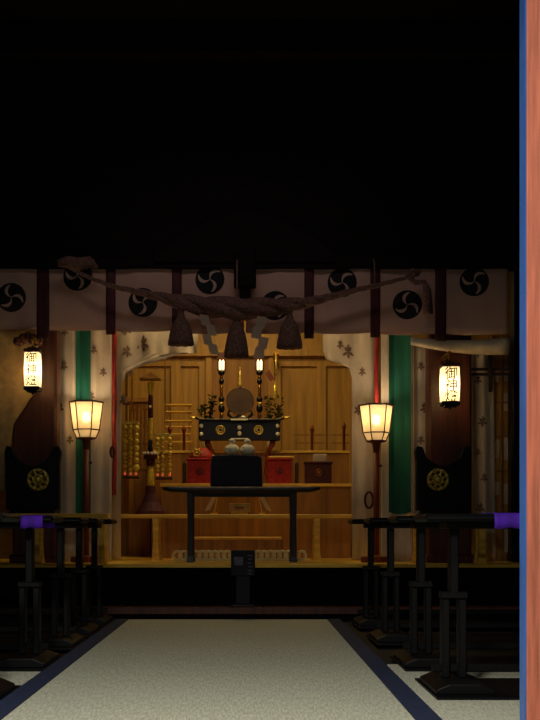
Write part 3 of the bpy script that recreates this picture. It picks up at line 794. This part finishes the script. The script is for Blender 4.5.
# black lacquer stand with scroll ends, crests, mirror
Y0 = 10.62
r = empty('lacquer_stand', (X(239, Y0), Y0 + .14, tB), 'black lacquered stand with scrolled ends, curved feet and gold crests under the round mirror', 'stand')
zt_, zb_ = Z(420, Y0), Z(441, Y0)
b = mb(); b.box(X(199, Y0), X(280, Y0), Y0 - .06, Y0 + .04, zb_, zt_ - .01, .01)
lsb = b.build('body', 'black', r)
b = mb(True); rings = []
for i in range(31):
    u = -1 + 2 * i / 30; up = .02 * max(0, (abs(u) - .82) / .18) ** 1.5; x = X(240 + 44 * u, Y0)
    rings.append([(x, Y0 - .09, zt_ - .012 + up), (x, Y0 - .09, zt_ + .004 + up), (x, Y0 + .05, zt_ + .004 + up), (x, Y0 + .05, zt_ - .012 + up)])
b.loft(rings); b.build('top_board', 'black', r)
for sg in (-1, 1):
    b = mb(True); b.tube([(X(240 + sg * 42, Y0), Y0 - .02, zt_ + .016), (X(240 + sg * 48, Y0), Y0 - .02, zt_ + .02), (X(240 + sg * 51, Y0), Y0 - .02, zt_ + .034)], [.016, .013, .008], 8); b.build('end_cap', 'gold', r, label='gold scrolled end cap')
for sg in (-1, 1):
    b = mb(True); x = X(240 + sg * 33, Y0)
    b.tube([(x, Y0, zb_ + .01), (x - sg * .01, Y0, zb_ - .04), (x - sg * .05, Y0, zb_ - .1), (x - sg * .07, Y0, tB + .12), (x - sg * .03, Y0, tB + .03), (x + sg * .04, Y0, tB + .018)], [.03, .028, .022, .02, .026, .018], 8)
    b.build('leg', 'rust', r)
    b = mb(True); x = X(239.5 + sg * 19, Y0); z = Z(430.5, Y0)
    b.torus((x, Y0 - .064, z), .042, .006, 22, 6); b.torus((x, Y0 - .064, z), .02, .004, 16, 6)
    for k in range(5): b.torus((x + .027 * math.cos(k * 1.257), Y0 - .066, z + .027 * math.sin(k * 1.257)), .011, .004, 10, 5)
    b.build('crest', 'gold', lsb, label='round gold crest')
    b = mb(True)
    for py in (426.5, 434.5): b.sphere((X(239.5 + sg * 38, Y0), Y0 - .062, Z(py, Y0)), .02, 10, 6, sy=.4)
    b.build('corner_studs', 'white', lsb, label='two pale studs at the end')
b = mb(); b.box(X(231, Y0), X(248, Y0), Y0 - .066, Y0 - .06, zb_ + .012, zb_ + .024); b.box(X(231, Y0), X(248, Y0), Y0 - .095, Y0 - .09, zt_ - .012, zt_ + .006)
b.smooth = True
for py in (428, 434): b.sphere((X(239.5, Y0), Y0 - .062, Z(py, Y0)), .02, 10, 6, sy=.4, sz=1.1)
b.build('center_fitting', 'white', lsb, label='pale metal fitting at the middle of the stand')
ztop = zt_ + .004
Y1 = Y0 + .0
r = empty('sacred_mirror', (X(240, Y1), Y1, ztop), 'round dull bronze mirror with a gold point above the lacquer stand', 'mirror')
b = mb(True); Rm = 13.8 / F * Y1; cz = Z(401, Y1)
pr = [(Rm, -.008), (Rm, .008)]
b.smooth = False
rg = [[(X(240, Y1) + q * Rm * math.cos(2 * PI * j / 40), Y1 + yy, cz + q * Rm * math.sin(2 * PI * j / 40)) for j in range(40)] for q, yy in ((.02, -.012), (.9, -.012), (.96, -.014), (1, -.010), (1, .01), (.02, .01))]
b.loft(rg); b.build('disc', 'mirror', r)
b = mb(True)
for sg in (-1, 1):
    b.tube([(X(240, Y1), Y1, ztop + .03), (X(240 + sg * 7, Y1), Y1, ztop + .015), (X(240 + sg * 12, Y1), Y1, ztop + .05), (X(240 + sg * 11, Y1), Y1, ztop + .09), (X(240 + sg * 7, Y1), Y1, ztop + .075)], [.02, .018, .014, .012, .006], 8)
b.lathe([(.07, 0), (.07, .012), (.03, .03)], X(240, Y1), Y1, ztop, 16); b.build('cloud_stand', 'black', r)
b = mb(True); b.lathe([(.022, 0), (.014, .03), (.018, .045), (.005, .075), (.003, .2)], X(240, Y1), Y1, cz + Rm * .98, 12); b.build('finial', 'gold', r)
b = mb(True); b.sphere((X(243, Y1), Y1 - .03, ztop + .018), .016, 10, 6, sx=1.8); b.build('white_glint', 'white', r)  # small white ball imitating the glint below the mirror

# striped candle poles flanking the mirror
for px, side in ((221.5, 'left'), (259.5, 'right')):
    s = Y0 / F; x = X(px, Y0); y_ = Y0 + .0
    r = empty('candle_stand', (x, y_, ztop), 'slim black and gold banded candle pole with lit tubes %s of the mirror' % side, 'candle stand', 'candle poles beside the mirror')
    segs = [(418, 412, 'brass', 2.0), (412, 405, 'black', 3.2), (405, 402, 'gold', 2.2), (402, 397, 'black', 3.0), (397, 384, 'brass', 1.5), (384, 379, 'black', 2.6), (379, 375, 'brass', 1.5), (375, 370.5, 'black', 3.4)]
    for a, c, m, w in segs:
        za = ztop if a == 418 else Z(a, Y0); zc = Z(c, Y0)
        b = mb(True); b.lathe([(w * s * .7, 0), (w * s, (zc - za) * .3), (w * s, (zc - za) * .7), (w * s * .7, zc - za)], x, y_, za, 12)
        b.build({'black': 'lacquer_band', 'brass': 'brass_band', 'gold': 'gold_ring'}[m], m, r)
    b = mb(True)
    for dx in (-1.4, 1.6): b.lathe([(.011, 0), (.012, .04), (.012, .08), (.004, .1)], x + dx * s, y_ - .01, Z(370, Y0), 8)
    b.build('candle_tubes', 'candle', r, label='two lit white tubes')
    b = mb(); b.box(x - .045, x + .045, y_ + .015, y_ + .025, Z(371, Y0), Z(352, Y0), .004); b.build('back_plate', 'brown', r)

# sakaki branches in vases either side
for px, side, hz in ((206, 'left', 398), (272, 'right', 400)):
    Yv = 10.86; x = X(px, Yv)
    r = empty('evergreen_branches', (x, Yv, tC), 'dim evergreen branches in a vase %s of the mirror' % side, 'plant', 'evergreen branch vases')
    b = mb(True); b.lathe([(.03, 0), (.045, .04), (.05, .09), (.03, .15), (.035, .17)], x, Yv, tC, 14); b.build('vase', 'white', r)
    tw = mb(True); lf = mb(); rnd = random.Random(px)
    for k in range(9):
        a = rnd.uniform(0, 2 * PI); sp = rnd.uniform(.04, .13); h = rnd.uniform(.28, .5)
        p = [Vector((x, Yv, tC + .12)), Vector((x + sp * .5 * math.cos(a), Yv + sp * .4 * math.sin(a), tC + .12 + h * .5)), Vector((x + sp * math.cos(a), Yv + sp * .8 * math.sin(a), tC + .12 + h))]
        tw.tube(p, [.005, .004, .002], 5)
        for q in range(14):
            t_ = rnd.uniform(.3, 1); c = p[0].lerp(p[1], t_ * 2) if t_ < .5 else p[1].lerp(p[2], t_ * 2 - 1)
            d_ = Vector((rnd.uniform(-1, 1), rnd.uniform(-1, .5), rnd.uniform(-.3, .8))).normalized(); e = d_.cross(Vector((rnd.random(), rnd.random(), 1))).normalized()
            L_ = rnd.uniform(.04, .06); nrm = d_.cross(e) * .002
            pts4 = [c, c + d_ * L_ * .5 + e * .013, c + d_ * L_, c + d_ * L_ * .5 - e * .013]
            lf.add(pts4 + [p_ + nrm for p_ in pts4], [(0, 1, 2, 3), (7, 6, 5, 4), (0, 4, 5, 1), (1, 5, 6, 2), (2, 6, 7, 3), (3, 7, 4, 0)])
    tw.build('twigs', 'bark', r); lf.build('foliage', 'leaf', r)
# gold halberd-like strips behind the mirror, right
Yv = 11.1
r = empty('gold_pendant', (X(275, Yv), Yv, Z(402, Yv)), 'gold pendant strip with a dark diamond tag hanging right of the mirror', 'ornament')
b = mb(True); b.tube([(X(276, Yv), Yv, Z(353, Yv)), (X(276, Yv), Yv, Z(376, Yv))], .010, 8)
b.lathe([(.004, 0), (.03, .02), (.022, .1), (.008, .2)], X(275, Yv), Yv, Z(400, Yv), 10); b.build('pendant', 'gold', r)
b = mb(); q = [(X(265, Yv), Z(374, Yv)), (X(269, Yv), Z(370, Yv)), (X(274.5, Yv), Z(379, Yv)), (X(270.5, Yv), Z(382, Yv))]
b.prism(q, Yv - .03, Yv - .02); b.build('tag', 'rust', r)
b = mb(); b.box(X(274, Yv), X(279, Yv), Yv - .01, YB - .09, Z(354, Yv), Z(351, Yv)); b.build('hook', 'brass', r)

# little balustrades on the top tier
def balustrade(posts, x0, x1, lab):
    Yb = 10.74
    r = empty('balustrade', (X((x0 + x1) / 2, Yb), Yb, tC), lab, 'railing', 'miniature altar balustrades')
    for px, h in posts:
        b = mb(True); x = X(px, Yb); z0 = tC
        b.lathe([(.014, 0), (.014, h), (.02, h + .008), (.022, h + .03), (.008, h + .055), (.003, h + .07)], x, Yb, z0, 10); b.build('post', 'rust', r)
    for dz in (.07, .15):
        b = mb(); b.box(X(x0, Yb), X(x1, Yb), Yb - .009, Yb + .009, tC + dz, tC + dz + .016); b.build('rail', 'gold_dark', r)
balustrade([(312, .19), (344, .22)], 295, 349, 'miniature wooden balustrade on the top tier at the right')
balustrade([(170, .19), (184, .19)], 153, 190, 'miniature wooden balustrade on the top tier at the left')

# ------------------------------------------------------------ left striped staff
Y0 = 9.8; s = Y0 / F; zt = Z(514.5, 9.8); x = X(150.5, Y0)
r = empty('banded_staff', (x, Y0, zt), 'tall gold and dark banded staff with a little roof cap on the long pale table', 'staff')
def seg(a, c, w0, w1, m, nm, lab=None):
    b = mb(True); za, zc = Z(a, Y0), Z(c, Y0); b.lathe([(w0 * s * .85, 0), (w0 * s, (zc - za) * .06), (w1 * s, (zc - za) * .94), (w1 * s * .85, zc - za)], x, Y0, za, 16); b.build(nm, m, r, label=lab)
b = mb(); n = 14
b.loft([[(x + w * s * math.cos(2 * PI * j / n), Y0 + w * s * .8 * math.sin(2 * PI * j / n), z) for j in range(n)] for w, z in ((15.5, zt), (15, zt + .03), (8.5, Z(502, Y0)), (5.5, Z(494, Y0)), (5, Z(486, Y0)))], True)
b.build('base', 'ribbon', r)
seg(486, 466, 3.6, 2.9, 'yellow', 'gold_band'); seg(466, 459, 4.4, 4.4, 'maroon', 'dark_band'); seg(459, 452, 6.8, 6.8, 'maroon', 'wide_band')
seg(452, 440, 2.6, 2.0, 'black', 'dark_band'); seg(440, 418, 2.0, 2.4, 'yellow', 'gold_band'); seg(418, 395, 2.6, 2.4, 'maroon', 'dark_band'); seg(395, 382, 2.4, 3.4, 'yellow', 'gold_band')
b = mb(True)
for k in range(6):
    a = -PI + .3 + k * .5; b.sphere((x + 7 * s * math.cos(a), Y0 + 7 * s * math.sin(a), Z(453.5, Y0)), .013, 8, 6)
b.sphere((x, Y0 - 2.6 * s, Z(407, Y0)), .013, 8, 6); b.build('studs', 'white', r)
b = mb(); b.loft([[(x + w * s * a, Y0 + w * s * c * .7, z) for a, c in ((-1, -1), (1, -1), (1, 1), (-1, 1))] for w, z in ((10.5, Z(380, Y0)), (10.5, Z(379, Y0)), (5, Z(376, Y0)), (1.2, Z(372.5, Y0)))], True)
b.build('roof_cap', 'gold_dark', r)

# gold bead curtains (hanging lantern chains) behind the staff
def gold_lantern(px, strands, ytop, ybot, Yg, lab):
    r = empty('gold_bead_ornament', (X(px, Yg), Yg, Z(ybot, Yg)), lab, 'ornament', 'gold bead ornaments at the left of the altar')
    b = mb(); xa, xb = X(strands[0] - 2.5, Yg), X(strands[-1] + 2.5, Yg)
    b.box(xa, xb, Yg - .05, Yg + .05, Z(ytop, Yg), Z(ytop - 3, Yg), .004)
    b.build('top_frame', 'gold', r)
    b = mb(); b.box(xa, xb, Yg - .05, Yg + .05, Z(ybot + 6.5, Yg), Z(ybot + 4.5, Yg), .003)
    b.build('bottom_frame', 'maroon', r)
    b = mb(True); b.tube([(X(px, Yg), Yg, Z(ytop - 3, Yg)), (X(px, Yg), Yg, 3.3)], .005, 6); b.build('hanging_wire', 'brass', r)
    for q in strands:
        b = mb(True); z = Z(ytop, Yg); ze = Z(ybot, Yg); k = 0
        rnd = random.Random(q)
        while z > ze:
            rr = (.027 if q == 136.5 else .017) + .006 * (k % 3 == 0) + rnd.uniform(-.003, .003); b.sphere((X(q, Yg), Yg - .04, z - rr), rr, 8, 6); z -= rr * 2.1; k += 1
        b.tube([(X(q, Yg), Yg - .04, Z(ytop, Yg)), (X(q, Yg), Yg - .04, Z(ybot + 6, Yg))], .003, 5)
        b.build('bead_strand', 'bead', r)
    b = mb(True)
    for q in strands: b.sphere((X(q, Yg), Yg - .045, Z(ybot + 2, Yg)), .013, 8, 6)
    b.build('red_beads', 'redlamp', r, label='row of glowing red glass beads')
gold_lantern(132, (125.5, 131, 136.5), 425, 472, 10.0, 'gold beaded hanging ornament left of the banded staff')
gold_lantern(165, (158, 163, 170), 437, 473, 10.0, 'dimmer gold beaded hanging ornament right of the banded staff')
# gold lattice cabinet behind
Yg = 10.95
r = empty('lattice_cabinet', (X(158, Yg), Yg, .45), 'honey wood cabinet with a gilded lattice front behind the banded staff', 'cabinet')
b = mb(); b.box(X(129, Yg), X(150, Yg) - .0, Yg, Yg + .25, .45, Z(402, Yg)); b.box(X(120, Yg), X(150, Yg), Yg - .03, Yg + .28, Z(402, Yg), Z(398, Yg)); b.build('body', 'gold_dark', r)
b = mb()
for k in range(6): b.box(X(130 + k * 3.8, Yg), X(131.2 + k * 3.8, Yg), Yg - .015, Yg, Z(470, Yg), Z(405, Yg))
for py in (408, 425, 442, 468): b.box(X(129, Yg), X(150, Yg), Yg - .012, Yg, Z(py + 1, Yg), Z(py, Yg))
b.build('lattice', 'brass', r)
# racks of gilded shelves between staff and stand
Yg = 11.0
r = empty('gilded_rack', (X(176, Yg), Yg + .1, tC), 'small gilded rack with thin shelves at the left of the top tier', 'rack')
for px in (166, 188):
    b = mb(); b.box(X(px, Yg), X(px + 1.6, Yg), Yg, Yg + .1, tC, Z(404, Yg)); b.build('upright', 'gold_dark', r)
for py in (404, 411, 420, 426, 433, 441):
    b = mb(); b.box(X(164, Yg), X(192, Yg), Yg - .01, Yg + .11, Z(py + 1.2, Yg), Z(py, Yg)); b.build('shelf', 'pale_wood', r)

# paper wrapped vessel and small things at left by the hangings
Y0 = 9.1
Yp = 9.02 - .0

# left low pale table: top seen as an orange strip between the screen and the black tables
Y0 = 9.47

# ------------------------------------------------------------ lights
def area(name, loc, rot, size, energy, col, sy=None, spread=PI):
    L = bpy.data.lights.new(name, 'AREA'); L.energy = energy; L.color = col; L.size = size; L.spread = spread
    if sy: L.shape = 'RECTANGLE'; L.size_y = sy
    o = bpy.data.objects.new(name, L); C.objects.link(o); o.location = loc; o.rotation_euler = rot
    return o
area('porch_lamp', (-.6, .6, 2.9), (math.radians(28), 0, math.radians(-20)), .5, 72, (1, .95, .88), spread=2.0)
area('nave_lamp', (HX, 2.9, 3.2), (0, 0, 0), .5, 29, (1, .97, .88))
area('altar_lamp', (0.0, 10.2, 3.25), (math.radians(8), 0, 0), .6, 13, (1, .68, .26), sy=.4)
area('altar_front_lamp', (0.0, 9.12, 3.2), (math.radians(28), 0, 0), 1.6, 27, (1, .72, .36), sy=.2)
area('valance_fill', (HX, 7.3, 4.05), (math.radians(52), 0, 0), 2.6, 1.5, (1, .84, .76), sy=.15, spread=1.6)  # unseen fill light, added to brighten the valance curtain
for px, py in ((31.5, 369), (451.2, 384)):
    L = bpy.data.lights.new('lantern_light', 'POINT'); L.energy = 8.5; L.color = (1, .76, .46); L.shadow_soft_size = .03
    o = bpy.data.objects.new('lantern_light', L); C.objects.link(o); o.location = (X(px, 8.6), 8.663, Z(py, 8.6))
w = bpy.data.worlds.new('night'); bpy.context.scene.world = w; w.use_nodes = True
bg = w.node_tree.nodes['Background']; bg.inputs[0].default_value = (.35, .45, 1.0, 1); bg.inputs[1].default_value = .05

# ------------------------------------------------------------ camera
cd = bpy.data.cameras.new('camera'); cam = bpy.data.objects.new('camera', cd); C.objects.link(cam)
cam.location = CAM; cam.rotation_euler = (PI / 2, 0, 0)
cd.sensor_fit = 'VERTICAL'; cd.sensor_height = 36; cd.lens = 54
cd.shift_x = (270 - VX) / 720; cd.shift_y = (HY - 360) / 720
cd.clip_start = .05
sc = bpy.context.scene; sc.camera = cam
sc.view_settings.view_transform = 'Standard'; sc.view_settings.look = 'None'
sc.view_settings.exposure = 0; sc.view_settings.gamma = 1; sc.view_settings.use_curve_mapping = False
